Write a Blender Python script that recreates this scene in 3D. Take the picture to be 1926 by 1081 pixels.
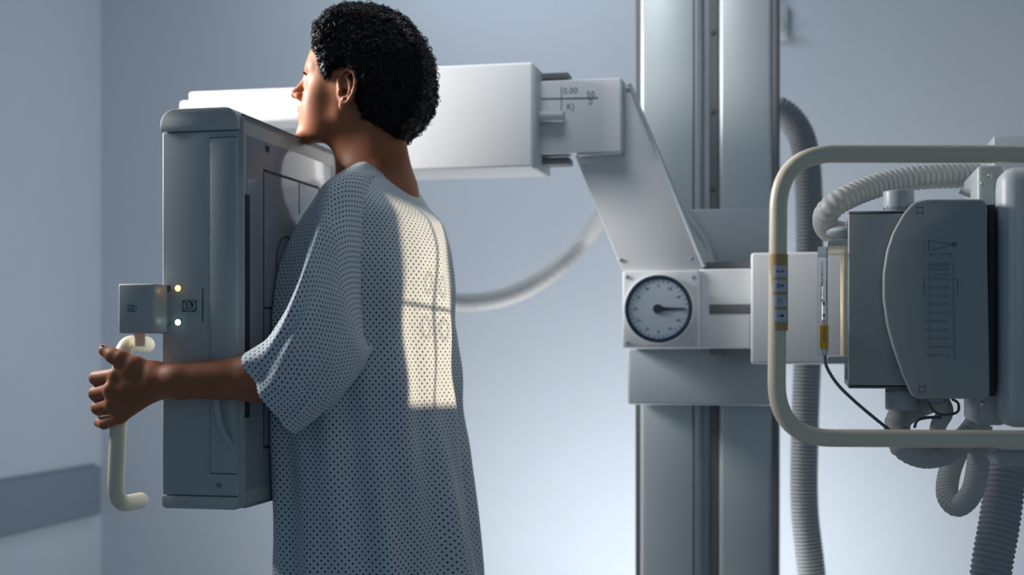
import bpy, bmesh, math, random
import numpy as np
from mathutils import Vector, Matrix
random.seed(7); rng = np.random.default_rng(7)
scene = bpy.context.scene
for o in list(bpy.data.objects): bpy.data.objects.remove(o)
COL = scene.collection
R = math.radians
# ------------------------------------------------------------ camera
FPX = 2600.0; T = R(12.3); CZ = 1.03; HOR = 650.0
cam_d = bpy.data.cameras.new('camera'); cam = bpy.data.objects.new('camera', cam_d); COL.objects.link(cam)
cam.location = (0, 0, CZ); cam.rotation_euler = (R(90), 0, T)
cam_d.sensor_width = 36; cam_d.lens = 36*FPX/1926; cam_d.shift_y = (HOR-540.5)/1926
cam_d.clip_start = .05
cam_d.dof.use_dof = True; cam_d.dof.focus_distance = 2.3; cam_d.dof.aperture_fstop = 2.6
scene.camera = cam
# ------------------------------------------------------------ light
w = bpy.data.worlds.new('world'); scene.world = w; w.use_nodes = True
w.node_tree.nodes['Background'].inputs[0].default_value = (.45, .67, .88, 1)
w.node_tree.nodes['Background'].inputs[1].default_value = .28
def area(name, loc, target, sx, sy, power, col):
    l = bpy.data.lights.new(name, 'AREA'); l.shape = 'RECTANGLE'; l.size = sx; l.size_y = sy; l.energy = power; l.color = col
    o = bpy.data.objects.new(name, l); COL.objects.link(o); o.location = loc
    o.rotation_euler = (Vector(target)-Vector(loc)).to_track_quat('-Z', 'Y').to_euler(); return o
area('wall_wash_light', (-.42, 3.3, .10), (-.47, 4.2, 1.15), 1.1, .3, 21, (1, .95, .90))  # added lamp below the view, makes the glow on the back wall
area('wall_top_light', (-.9, 3.5, 2.6), (-.8, 4.2, 1.4), .9, .25, 6.5, (.96, .98, 1))  # added lamp above the view, lifts the upper back wall
area('arm_fill_light', (-.55, 2.45, 2.15), (-.55, 3.05, 1.45), .35, .3, 2.3, (.90, .95, 1))  # added fill lamp out of view, brightens the arm fronts
area('added_side_light', (-2.1, 2.38, 1.85), (-.87, 2.45, 1.52), .55, .6, 16, (1, .96, .93)).data.spread = R(90)  # added lamp out of view at the left, lights face and fingers
scene.view_settings.view_transform = 'Standard'; scene.view_settings.look = 'None'
scene.view_settings.exposure = 0.0; scene.view_settings.gamma = 1
# ------------------------------------------------------------ pixel -> place
_F = (-math.sin(T), math.cos(T)); _R = (math.cos(T), math.sin(T))
def W(px, py, Y):
    a = (px-963)/FPX; b = (HOR-py)/FPX
    vx = _F[0]+_R[0]*a; vy = _F[1]+_R[1]*a; s = Y/vy
    return Vector((vx*s, Y, CZ+b*s))
def WX(px, py, X):
    a = (px-963)/FPX; b = (HOR-py)/FPX
    vx = _F[0]+_R[0]*a; vy = _F[1]+_R[1]*a; s = X/vx
    return Vector((X, vy*s, CZ+b*s))
VIEW = Matrix.Rotation(T, 4, 'Z')            # the tube head is swivelled by the same angle as its stand
def V(px, py, d): return Vector(((px-963)/FPX*d, d, CZ+(HOR-py)/FPX*d))
def VW(px, py, d): return VIEW @ V(px, py, d)
# ------------------------------------------------------------ materials
def mat(name, col, rough=.5, metal=0, bump=0, bscale=300, emit=None, es=1, sss=0, spec=.5, coat=0, var=0):
    m = bpy.data.materials.new(name); m.use_nodes = True; nt = m.node_tree; b = nt.nodes['Principled BSDF']
    b.inputs['Base Color'].default_value = (*col, 1); b.inputs['Roughness'].default_value = rough
    b.inputs['Metallic'].default_value = metal; b.inputs['Specular IOR Level'].default_value = spec
    b.inputs['Coat Weight'].default_value = coat
    tc = nt.nodes.new('ShaderNodeTexCoord')
    if var:
        n = nt.nodes.new('ShaderNodeTexNoise'); n.inputs['Scale'].default_value = 6; nt.links.new(tc.outputs['Object'], n.inputs['Vector'])
        mx = nt.nodes.new('ShaderNodeMix'); mx.data_type = 'RGBA'
        mx.inputs[6].default_value = (*[c*(1-var) for c in col], 1); mx.inputs[7].default_value = (*[min(1, c*(1+var)) for c in col], 1)
        nt.links.new(n.outputs['Fac'], mx.inputs[0]); nt.links.new(mx.outputs[2], b.inputs['Base Color'])
    if bump:
        n = nt.nodes.new('ShaderNodeTexNoise'); n.inputs['Scale'].default_value = bscale; nt.links.new(tc.outputs['Object'], n.inputs['Vector'])
        bp = nt.nodes.new('ShaderNodeBump'); bp.inputs['Strength'].default_value = bump; bp.inputs['Distance'].default_value = .001
        nt.links.new(n.outputs['Fac'], bp.inputs['Height']); nt.links.new(bp.outputs[0], b.inputs['Normal'])
    if emit: b.inputs['Emission Color'].default_value = (*emit, 1); b.inputs['Emission Strength'].default_value = es
    if sss:
        b.inputs['Subsurface Weight'].default_value = sss; b.inputs['Subsurface Radius'].default_value = (1, .35, .2); b.inputs['Subsurface Scale'].default_value = .004
    return m
M = dict(
 wall=mat('wall_paint', (.475,.55,.635), .9, var=.02), floor=mat('floor_vinyl', (.45,.48,.52), .4, var=.05),
 rail=mat('bumper_rail_vinyl', (.19,.24,.31), .6),
 enamel=mat('grey_enamel', (.48,.54,.55), .38, bump=.12, bscale=900),
 enamel_l=mat('white_enamel', (.80,.82,.83), .4, bump=.05, bscale=700),
 enamel_b=mat('blue_grey_enamel', (.50,.56,.60), .42),
 cap=mat('plastic_cap', (.55,.58,.58), .35, bump=.1, bscale=600),
 collim=mat('collimator_plastic', (.36,.40,.41), .45, bump=.3, bscale=900),
 knobm=mat('knob_plastic', (.36,.42,.46), .4),
 cream=mat('cream_plastic', (.88,.80,.62), .3, bump=.04, bscale=500),
 tan=mat('tan_strip', (.55,.37,.17), .45), button=mat('button_blue_white', (.60,.68,.76), .4),
 dark=mat('dark_metal', (.10,.11,.12), .45), black=mat('black_plastic', (.02,.022,.025), .5),
 mid=mat('aluminium_extrusion', (.56,.62,.64), .4, metal=.3), slot=mat('slot_grey', (.16,.17,.18), .5),
 plate=mat('front_plate', (.33,.36,.40), .12, coat=.6, bump=.03, bscale=700), plateg=mat('plate_rim', (.50,.52,.50), .4),
 ink=mat('ink', (.03,.035,.05), .6), inkg=mat('grey_ink', (.16,.19,.21), .6),
 dial=mat('dial_face', (.52,.60,.68), .4), navy=mat('dial_rim', (.015,.04,.08), .3),
 hose=mat('grey_hose', (.58,.59,.57), .42), hosed=mat('dark_grey_hose', (.40,.43,.45), .5),
 cable=mat('cable_rubber', (.14,.16,.18), .5), yellow=mat('yellow_plug', (.85,.48,.03), .4),
 amber=mat('amber_led', (1,.55,.15), .3, emit=(1,.50,.12), es=5), cyanled=mat('white_led', (.7,1,.95), .3, emit=(.6,1,.95), es=4.5),
 ledring=mat('led_ring', (.45,.25,.08), .4), steel=mat('steel', (.6,.62,.65), .3, metal=1), paper=mat('label_paper', (.70,.76,.82), .5),
 lip=mat('lip', (.42,.17,.14), .35, sss=.1), eye=mat('eye_white', (.8,.8,.8), .1), iris=mat('iris_brown', (.05,.025,.015), .1), teeth=mat('teeth', (.85,.84,.80), .2),
 hair=mat('black_hair', (.005,.005,.007), .42, spec=.26), brow=mat('brow_hair', (.03,.018,.013), .6), nail=mat('nail', (.50,.27,.20), .3),
)
def acrylic():
    m = bpy.data.materials.new('clear_acrylic'); m.use_nodes = True; nt = m.node_tree; nt.nodes.clear()
    o = nt.nodes.new('ShaderNodeOutputMaterial'); t = nt.nodes.new('ShaderNodeBsdfTransparent'); g = nt.nodes.new('ShaderNodeBsdfGlossy')
    t.inputs[0].default_value = (.93,.96,1,1); g.inputs['Roughness'].default_value = .06
    fr = nt.nodes.new('ShaderNodeFresnel'); fr.inputs[0].default_value = 1.49
    mx = nt.nodes.new('ShaderNodeMixShader'); nt.links.new(fr.outputs[0], mx.inputs[0]); nt.links.new(t.outputs[0], mx.inputs[1]); nt.links.new(g.outputs[0], mx.inputs[2])
    nt.links.new(mx.outputs[0], o.inputs[0]); return m
M['acrylic'] = acrylic()
def skinmat():
    m = mat('skin', (.36,.175,.105), .52, sss=.25, bump=.12, bscale=420, spec=.33); nt = m.node_tree; b = nt.nodes['Principled BSDF']
    n = nt.nodes.new('ShaderNodeTexNoise'); n.inputs['Scale'].default_value = 22; tc = nt.nodes['Texture Coordinate']; nt.links.new(tc.outputs['Object'], n.inputs['Vector'])
    a = nt.nodes.new('ShaderNodeMix'); a.data_type = 'RGBA'; a.inputs[6].default_value = (.36,.135,.062,1); a.inputs[7].default_value = (.44,.17,.085,1); nt.links.new(n.outputs['Fac'], a.inputs[0])
    at = nt.nodes.new('ShaderNodeAttribute'); at.attribute_name = 'lips'
    c = nt.nodes.new('ShaderNodeMix'); c.data_type = 'RGBA'; nt.links.new(at.outputs['Fac'], c.inputs[0]); nt.links.new(a.outputs[2], c.inputs[6]); c.inputs[7].default_value = (.42,.14,.12,1)
    nt.links.new(c.outputs[2], b.inputs['Base Color']); return m
M['skin'] = skinmat()
def gownmat():
    m = bpy.data.materials.new('dotted_gown_cloth'); m.use_nodes = True; nt = m.node_tree; b = nt.nodes['Principled BSDF']; L = nt.links.new
    uv = nt.nodes.new('ShaderNodeUVMap'); uv.uv_map = 'UVMap'
    sc = nt.nodes.new('ShaderNodeVectorMath'); sc.operation = 'SCALE'; sc.inputs['Scale'].default_value = 1/.0088; L(uv.outputs[0], sc.inputs[0])
    fr = nt.nodes.new('ShaderNodeVectorMath'); fr.operation = 'FRACTION'; L(sc.outputs[0], fr.inputs[0])
    sb = nt.nodes.new('ShaderNodeVectorMath'); sb.operation = 'SUBTRACT'; sb.inputs[1].default_value = (.5,.5,0); L(fr.outputs[0], sb.inputs[0])
    ln = nt.nodes.new('ShaderNodeVectorMath'); ln.operation = 'LENGTH'; L(sb.outputs[0], ln.inputs[0])
    mr = nt.nodes.new('ShaderNodeMapRange'); mr.inputs['From Min'].default_value = .17; mr.inputs['From Max'].default_value = .24; mr.inputs['To Min'].default_value = 1; mr.inputs['To Max'].default_value = 0; L(ln.outputs['Value'], mr.inputs['Value'])
    mx = nt.nodes.new('ShaderNodeMix'); mx.data_type = 'RGBA'; mx.inputs[6].default_value = (.74,.82,.88,1); mx.inputs[7].default_value = (.025,.045,.12,1); L(mr.outputs[0], mx.inputs[0])
    L(mx.outputs[2], b.inputs['Base Color']); b.inputs['Roughness'].default_value = .85; b.inputs['Specular IOR Level'].default_value = .2
    b.inputs['Sheen Weight'].default_value = .15
    wv = nt.nodes.new('ShaderNodeTexNoise'); wv.inputs['Scale'].default_value = 14; wv.inputs['Detail'].default_value = 4; tc = nt.nodes.new('ShaderNodeTexCoord'); L(tc.outputs['Object'], wv.inputs['Vector'])
    bp = nt.nodes.new('ShaderNodeBump'); bp.inputs['Strength'].default_value = .35; bp.inputs['Distance'].default_value = .006; L(wv.outputs['Fac'], bp.inputs['Height']); L(bp.outputs[0], b.inputs['Normal'])
    tr = nt.nodes.new('ShaderNodeBsdfTranslucent'); L(mx.outputs[2], tr.inputs[0]); ms = nt.nodes.new('ShaderNodeMixShader'); ms.inputs[0].default_value = .15
    L(b.outputs[0], ms.inputs[1]); L(tr.outputs[0], ms.inputs[2]); L(ms.outputs[0], nt.nodes['Material Output'].inputs[0])
    return m
M['gown'] = gownmat()
# ------------------------------------------------------------ object helpers
def tag(o, label=None, cat=None, group=None, kind=None):
    if label: o['label'] = label
    if cat: o['category'] = cat
    if group: o['group'] = group
    if kind: o['kind'] = kind
    return o
def empty(name, loc, label, cat, group=None):
    o = bpy.data.objects.new(name, None); COL.objects.link(o); o.location = loc; o.empty_display_size = .05
    return tag(o, label, cat, group)
def link(name, me, m, parent=None, smooth=True, label=None):
    me.materials.clear()
    for mm in (m if isinstance(m, (list, tuple)) else [m]): me.materials.append(M[mm] if isinstance(mm, str) else mm)
    if smooth:
        me.shade_smooth()
    o = bpy.data.objects.new(name, me); COL.objects.link(o)
    if parent is not None:
        o.parent = parent
        o.matrix_parent_inverse = Matrix.Translation(parent.location if parent.type == 'EMPTY' else (0,0,0)).inverted()
    if label: o['label'] = label
    return o
class MB:
    """collects shapes into one mesh"""
    def __init__(s, mtx=None): s.bm = bmesh.new(); s.m = mtx
    def add(s, b2, mtx=None):
        mm = mtx if mtx is not None else s.m
        if mm is not None: b2.transform(mm)
        me = bpy.data.meshes.new('t'); b2.to_mesh(me); s.bm.from_mesh(me); bpy.data.meshes.remove(me); b2.free(); return s
    def box(s, p0, p1, bev=0, seg=3, mtx=None):
        b = bmesh.new(); bmesh.ops.create_cube(b, size=1)
        for v in b.verts: v.co = Vector([p0[i]+(v.co[i]+.5)*(p1[i]-p0[i]) for i in range(3)])
        if bev: bmesh.ops.bevel(b, geom=list(b.edges), offset=bev, segments=seg, profile=.5, affect='EDGES')
        bmesh.ops.recalc_face_normals(b, faces=b.faces); return s.add(b, mtx)
    def prism(s, pts, vec, bev=0, seg=3, side=False, mtx=None):
        b = bmesh.new(); vec = Vector(vec); f = [b.verts.new(p) for p in pts]; g = [b.verts.new(Vector(p)+vec) for p in pts]; n = len(pts)
        b.faces.new(f); b.faces.new(g[::-1])
        for i in range(n): b.faces.new((f[i], g[i], g[(i+1)%n], f[(i+1)%n]))
        bmesh.ops.recalc_face_normals(b, faces=b.faces)
        if bev: bmesh.ops.bevel(b, geom=list(b.edges), offset=bev, segments=seg, profile=.5, affect='EDGES')
        return s.add(b, mtx)
    def cyl(s, a, c, r, r2=None, n=32, bev=0, mtx=None):
        a = Vector(a); c = Vector(c); r2 = r if r2 is None else r2; b = bmesh.new()
        bmesh.ops.create_cone(b, cap_ends=True, segments=n, radius1=r, radius2=r2, depth=(c-a).length)
        if bev:
            bmesh.ops.bevel(b, geom=[e for e in b.edges if len(e.link_faces) == 2 and max(len(f.verts) for f in e.link_faces) > 4], offset=bev, segments=3, profile=.5, affect='EDGES')
        b.transform(Matrix.Translation((a+c)/2) @ (c-a).to_track_quat('Z', 'Y').to_matrix().to_4x4()); return s.add(b, mtx)
    def ball(s, c, r, mtx=None, n=24):
        b = bmesh.new(); bmesh.ops.create_uvsphere(b, u_segments=n, v_segments=n//2, radius=1)
        r = (r, r, r) if not hasattr(r, '__len__') else r
        for v in b.verts: v.co = Vector([c[i]+v.co[i]*r[i] for i in range(3)])
        return s.add(b, mtx)
    def ring(s, c, axis, r, t, n=48, mtx=None):
        c = Vector(c); q = Vector(axis).to_track_quat('Z', 'Y'); pts = [c+q@Vector((r*math.cos(i/n*2*math.pi), r*math.sin(i/n*2*math.pi), 0)) for i in range(n+1)]
        return s.tube(pts, t, 8, mtx=mtx, cap=False)
    def tube(s, pts, r, n=16, cap=True, mtx=None):
        P = np.array([tuple(p) for p in pts], float); k = len(P); rr = np.full(k, r) if np.isscalar(r) else np.asarray(r)
        Tn = np.gradient(P, axis=0); Tn /= np.linalg.norm(Tn, axis=1)[:, None]+1e-12
        u = np.cross(Tn[0], [0, 0, 1]);
        if np.linalg.norm(u) < .1: u = np.cross(Tn[0], [0, 1, 0])
        u /= np.linalg.norm(u); ang = np.arange(n)/n*2*np.pi; vs = []
        for i in range(k):
            u = u-Tn[i]*np.dot(u, Tn[i]); u /= np.linalg.norm(u); v = np.cross(Tn[i], u)
            vs.append(P[i]+rr[i]*(np.cos(ang)[:, None]*u+np.sin(ang)[:, None]*v))
        b = bmesh.new(); R_ = [[b.verts.new(p) for p in ringv] for ringv in vs]
        for i in range(k-1):
            for j in range(n): b.faces.new((R_[i][j], R_[i][(j+1)%n], R_[i+1][(j+1)%n], R_[i+1][j]))
        if cap: b.faces.new(R_[0][::-1]); b.faces.new(R_[-1])
        bmesh.ops.recalc_face_normals(b, faces=b.faces); return s.add(b, mtx)
    def build(s, name, m, parent=None, label=None, smooth=True):
        me = bpy.data.meshes.new(name); bmesh.ops.recalc_face_normals(s.bm, faces=s.bm.faces)
        if smooth:
            for e in s.bm.edges:
                if len(e.link_faces) == 2 and e.calc_face_angle(0) > R(38): e.smooth = False
        s.bm.to_mesh(me); s.bm.free(); return link(name, me, m, parent, smooth, label)
def spline(pts, step=.004):
    P = np.array([tuple(p) for p in pts], float); P = np.vstack([2*P[0]-P[1], P, 2*P[-1]-P[-2]]); out = []
    for i in range(1, len(P)-2):
        n = max(4, int(np.linalg.norm(P[i+1]-P[i])/step)); t = np.arange(n)[:, None]/n
        a, b, c, d = P[i-1], P[i], P[i+1], P[i+2]
        out.append(.5*((2*b)+(-a+c)*t+(2*a-5*b+4*c-d)*t**2+(-a+3*b-3*c+d)*t**3))
    out.append(P[-2][None]); return np.vstack(out)
def resample(P, step):
    L = np.r_[0, np.cumsum(np.linalg.norm(np.diff(P, axis=0), axis=1))]; n = max(2, int(L[-1]/step)); s = np.linspace(0, L[-1], n+1)
    return np.stack([np.interp(s, L, P[:, i]) for i in range(3)], 1), s
def rounded(pts, rad, seg=8):
    """polyline with rounded corners"""
    P = [Vector(p) for p in pts]; out = [P[0]]
    for i in range(1, len(P)-1):
        a = (P[i-1]-P[i]).normalized(); b = (P[i+1]-P[i]).normalized(); r = rad[i-1] if hasattr(rad, '__len__') else rad
        A = P[i]+a*r; B = P[i]+b*r
        for k in range(seg+1):
            t = k/seg; out.append(A*(1-t)**2+P[i]*2*t*(1-t)+B*t*t)
    out.append(P[-1]); return out
def hose(name, pts, r, pitch, m, label, depth=.10, group=None):
    P, s = resample(spline(pts, .003), pitch/5); rr = r*(1-depth*(.5-.5*np.cos(2*np.pi*s/pitch))**1.5)
    o = MB().tube(P, rr, 28).build(name, m); return tag(o, label, 'hose', group)
def bxW(px0, py0, px1, py1, Y, th, bev=.004, mb=None, ref=None):
    """axis-aligned box whose front face at depth Y spans the given outline"""
    a = W(px0, (py0+py1)/2, Y).x; b = W(px1, (py0+py1)/2, Y).x; pm = (px0+px1)/2 if ref is None else ref
    z1 = W(pm, py0, Y).z; z0 = W(pm, py1, Y).z; mb = mb or MB(); return mb.box((a, Y, z0), (b, Y+th, z1), bev)
def bxV(px0, py0, px1, py1, d, th, bev=.004, mb=None):
    a = V(px0, py0, d); b = V(px1, py1, d); mb = mb or MB(VIEW); return mb.box((a.x, d, b.z), (b.x, d+th, a.z), bev)
def text_bm(s, size, mtx):
    c = bpy.data.curves.new('txt', 'FONT'); c.body = s; c.size = size; c.align_x = 'CENTER'; c.align_y = 'CENTER'; c.extrude = .0002; c.resolution_u = 2
    o = bpy.data.objects.new('txt', c); me = bpy.data.meshes.new_from_object(o); b = bmesh.new(); b.from_mesh(me)
    bpy.data.objects.remove(o); bpy.data.meshes.remove(me); bpy.data.curves.remove(c); b.transform(mtx); return b
FRONT = Matrix.Rotation(R(90), 4, 'X')          # text standing upright and facing -Y
def put(p, rot=0): return Matrix.Translation(p) @ FRONT @ Matrix.Rotation(rot, 4, 'Z')
def strip(mb, a, b, wd, th=.0004, face=(0,-1,0)):
    a = Vector(a); b = Vector(b); d = (b-a).normalized(); n = Vector(face); s = d.cross(n)*wd/2
    mb.prism([a-s, a+s, b+s, b-s], n*th); return mb
# ------------------------------------------------------------ room
YB = 4.2; XL = W(190, 600, YB).x
def struct(name, mb, m): o = mb.build(name, m); o['kind'] = 'structure'; return o
struct('wall_back', MB().box((XL-.12, YB, 0), (3.4, YB+.12, 2.8)), 'wall')
struct('wall_left', MB().box((XL-.12, -1.2, 0), (XL, YB, 2.8)), 'wall')
struct('wall_right', MB().box((3.4, -1.2, 0), (3.52, YB+.12, 2.8)), 'wall')
struct('floor', MB().box((XL-.12, -1.2, -.1), (3.52, YB+.12, 0)), 'floor')
struct('ceiling', MB().box((XL-.12, -1.2, 2.8), (3.52, YB+.12, 2.9)), 'floor')
zt = WX(90, 889, XL).z; zb = WX(90, 987, XL).z
struct('trim_1', MB().box((XL, .2, zb), (XL+.03, YB-.05, zt), .006), 'rail')
struct('baseboard_back', MB().box((XL, YB-.015, 0), (3.4, YB, .1), .004), 'rail')
# ------------------------------------------------------------ chest detector
Y1 = 2.16; XF = WX(455, 650, -1).x; XF = W(453, 600, Y1).x; XB = W(305, 600, Y1).x
ZT = W(455, 217, Y1).z; ZB = W(455, 957, Y1).z; Y2 = 2.63
det = empty('chest_detector', ((XF+XB)/2, 2.6, 0), 'tall grey x-ray detector unit standing in front of the person, with a beige grab bar', 'x-ray detector')
zc1 = W(380, 247, Y1).z; zc0 = W(380, 932, Y1).z; xe = W(448, 600, Y1).x
MB().box((XB, Y1, zc0), (xe, Y2, zc1), .003).build('housing', 'enamel', det)
# top cap with rounded shoulders
ztc = W(380, 203, Y1).z
def cap_prof(x0, x1, z0, z1, r, up=True, n=8):
    pts = [(x0, z0)]; pts += [(x0+r-r*math.cos(a), z1-r+r*math.sin(a)) for a in np.linspace(0, math.pi/2, n)]
    pts += [(x1-r+r*math.sin(a), z1-r+r*math.cos(a)) for a in np.linspace(0, math.pi/2, n)]; pts += [(x1, z0)]; return pts
pr = cap_prof(XB-.002, xe+.002, zc1+.001, ztc, .026)
MB().prism([(x, Y1-.006, z) for x, z in pr], (0, Y2-Y1+.01, 0), .004, 2).build('top_cap', 'cap', det)
zbc = W(380, 956, Y1).z
pr = [(x, 2*0+zc0-.001-(z-(zc0-.001))) for x, z in cap_prof(XB, xe, zc0-.001, zc0-.001+(zc0-zbc), .008)]
MB().prism([(x, Y1-.002, z) for x, z in pr], (0, Y2-Y1, 0), .002, 2).build('bottom_cap', 'cap', det)
# cassette door on the side
a = W(397, 260, Y1); b = W(446, 890, Y1)
door = MB().box((a.x, Y1-.004, b.z), (b.x, Y1+.02, a.z), .0015).build('cassette_door', 'enamel', det)
dm = MB()
for q in ((a.x-.0012, a.x),): dm.box((q[0], Y1-.0012, b.z-.001), (q[1], Y1+.002, a.z+.001))
dm.box((a.x, Y1-.0012, b.z-.0015), (b.x, Y1+.002, b.z)); dm.box((a.x, Y1-.0012, a.z), (b.x, Y1+.002, a.z+.0012))
dm.build('door_gap', 'ink', door)
hp = spline([W(418, 690, Y1-.004), W(411, 700, Y1-.012), W(408, 730, Y1-.02), W(409, 765, Y1-.022), W(416, 800, Y1-.020), W(427, 825, Y1-.012), W(436, 838, Y1-.003)], .004)
MB().tube(hp, .0062, 12).build('pull_handle', 'enamel', door)
# face plate and its rim
MB().box((xe+.001, Y1+.004, ZB), (XF, Y2, ZT), .007, 4).build('front_frame', 'plateg', det)
fy0 = WX(463, 600, XF).y; fz1 = ZT-.028; fz0 = ZB+.028
fp = MB().box((XF-.004, fy0, fz0), (XF+.0012, Y2-.02, fz1), .001).build('front_plate', 'plate', det)
mk = MB(); xp = XF+.0014
def lineX(p, q, wd=.003): strip(mk, p, q, wd, .0003, (1, 0, 0))
P = lambda px, py: WX(px, py, xp)
yl = P(496, 600).y; zt_ = P(496, 320).z; zb_ = P(496, 841).z; yr = Y2-.10
lineX((xp, yl, zt_), (xp, yl, zb_)); lineX((xp, yl, zt_), (xp, yr, zt_), .0045); lineX((xp, yl, zb_), (xp, yr, zb_), .0045); lineX((xp, yr, zt_), (xp, yr, zb_))
lineX((xp, yl, P(505, 579).z), (xp, yr, P(505, 579).z), .004)
ym = P(563, 380).y; lineX((xp, ym, P(563, 343).z), (xp, ym, P(563, 402).z), .002)
yc = P(531, 490).y; zc = P(531, 493).z
mk.ring((xp, yc+.02, zc), (1, 0, 0), .048, .0014)
mk.build('centering_marks', 'ink', fp)
s = MB(); y0 = P(462, 600).y; y1_ = P(470, 600).y
s.box((XF, y0+.001, P(466, 785).z), (xp, y1_, P(466, 366).z)); s.build('scale_strip', 'ink', fp)
s = MB(); s.box((XF, P(499, 280).y, P(503, 286).z), (xp, P(507, 280).y, P(503, 274).z)); s.build('corner_mark', 'ink', fp)
# top strip of frame, darker seam
MB().box((xe+.004, Y1+.01, ZT-.001), (XF-.002, Y2-.01, ZT+.0035), .001).build('top_strip', 'dark', det)
# lamps and pictograms on side
ys = Y1-.0005
for (px, py, mm, nm) in ((335, 542, 'amber', 'amber indicator lamp'), (335, 606, 'cyanled', 'white indicator lamp')):
    c = W(px, py, ys); lamp = MB().cyl((c.x, ys-.0005, c.z), (c.x, ys+.003, c.z), .0063, n=28).build('indicator_ring', 'ledring' if mm == 'amber' else 'inkg', det)
    MB().ball((c.x, ys-.001, c.z), (.0052, .002, .0052)).build('indicator_lamp', mm, lamp, nm)
mk = MB(); L_ = lambda p, q, wd=.0011: strip(mk, W(*p, ys), W(*q, ys), wd)
a, b = W(311, 537, ys), W(321, 549, ys); g = MB(); g.box((a.x, ys-.0004, b.z), (b.x, ys, a.z)); g.build('grey_square_mark', 'inkg', det)
for p, q in (((344,565),(369,565)),((369,565),(369,585)),((369,585),(344,585)),((344,585),(344,565)),((344,565),(350,571)),((344,585),(350,580)),((369,565),(364,570)),((361,585),(369,579))): L_(p, q)
c = W(356.5, 574, ys); mk.ring((c.x, ys, c.z), (0, 1, 0), .0062, .0005, 24)
for p, q in (((352,572),(354,572)),((355,572),(357,572)),((352,577),(357,577)),((354,573),(353,575.5))): L_(p, q, .0006)
mk.prism([W(356, 568, ys), W(360, 569, ys), W(363, 573, ys), W(362, 578, ys), W(360, 576, ys), W(359, 572, ys)], (0, -.0003, 0))
mk.build('face_pictogram', 'ink', det); mk = MB(); L_((381.5, 542), (381.5, 605), .0014); mk.build('printed_line', 'ink', det); mk = MB()
c = W(316, 606.5, ys)
arc = [Vector((c.x+.0045*math.cos(t), ys, c.z+.0045*math.sin(t))) for t in np.linspace(R(130), R(410), 20)]; mk.tube(arc, .0004, 6); mk.build('arc_symbol', 'ink', det); mk = MB()
c = W(411.5, 912.5, ys); mk.ring((c.x, ys, c.z), (0, 1, 0), .0038, .0005, 20); mk.ball((c.x, ys, c.z), (.0012, .0005, .0012), n=10)
mk.build('key_hole', 'ink', det)
# bracket box and grab bar, mirrored at far side
def grab(mir):
    f = (lambda p: Vector((p[0], 2*2.395-p[1], p[2]))) if mir else (lambda p: Vector(p))
    lo, hi = (W(222, 627, 2.112), W(290, 533, 2.112))
    q0 = f((lo.x, 2.112, lo.z)); q1 = f((hi.x, 2.165, hi.z))
    A = Vector([min(q0[i], q1[i]) for i in range(3)]); B = Vector([max(q0[i], q1[i]) for i in range(3)])
    bx = MB().box(A, B, .0035).build('bracket_cover', 'cap', det)
    q0 = f((lo.x+.006, 2.165, lo.z+.002)); q1 = f((XB+.001, 2.23, hi.z-.001))
    A = Vector([min(q0[i], q1[i]) for i in range(3)]); B = Vector([max(q0[i], q1[i]) for i in range(3)])
    MB().box(A, B, .002).build('bracket_body', 'enamel', det)
    q0 = f((hi.x-.01, 2.14, lo.z+.003)); q1 = f((XB+.002, 2.20, hi.z-.002))
    A = Vector([min(q0[i], q1[i]) for i in range(3)]); B = Vector([max(q0[i], q1[i]) for i in range(3)])
    MB().box(A, B, .003).build('bracket_arm', 'enamel', det)
    if not mir:
        k = MB(); y = 2.1115; S = lambda p, q: strip(k, W(*p, y), W(*q, y), .0010)
        for p, q in (((241,574),(250,574)),((250,574),(250,585)),((250,585),(241,585)),((241,585),(241,574)),((243.5,580),(247.5,580)),((245.5,577.5),(245.5,582.5))): S(p, q)
        c = W(252, 580, y); k.tube([Vector((c.x+.0042*math.cos(t), y, c.z+.0048*math.sin(t))) for t in np.linspace(R(-120), R(120), 16)], .0004, 6)
        k.build('release_symbol', 'ink', bx)
    yb = 2.145; top = W(217, 649, yb); bot = W(217, 951, yb); bl = W(216, 951, yb)
    pts = [Vector((top.x+.004, yb+.105, top.z+.001)), Vector((top.x+.004, yb, top.z+.002)), Vector((top.x, yb, top.z-.05)), Vector((bot.x, yb, bot.z)), Vector((bot.x+.002, yb+.085, bot.z))]
    pts = [pts[0], Vector((top.x+.012, yb, top.z+.004)), Vector((bl.x, yb, bl.z)), pts[4]]
    path = rounded([f(p) for p in pts], [.045, .045], 12)
    g = MB().tube(path, .0142, 24)
    for e in (path[0], path[-1]): g.ball(e, .0142)
    c = W(262, 640, 2.16)
    g.cyl(f((c.x, 2.16, top.z-.002)), f((c.x, 2.16, top.z+.03)), .010, n=20)
    g.build('grab_bar', 'cream', det, 'beige tubular grab bar')
grab(False); grab(True)
# stand post behind the unit
sx = XF-.07
MB().box((sx-.06, 2.66, .02), (sx+.06, 2.74, 1.30), .006).build('stand_post', 'enamel_l', det)
MB().box((sx-.05, 2.62, .95), (sx+.05, 2.67, 1.15), .004).build('mount_bracket', 'enamel', det)
MB().box((sx-.2, 2.55, 0), (sx+.2, 2.9, .03), .006).build('base_plate', 'enamel', det)

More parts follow.
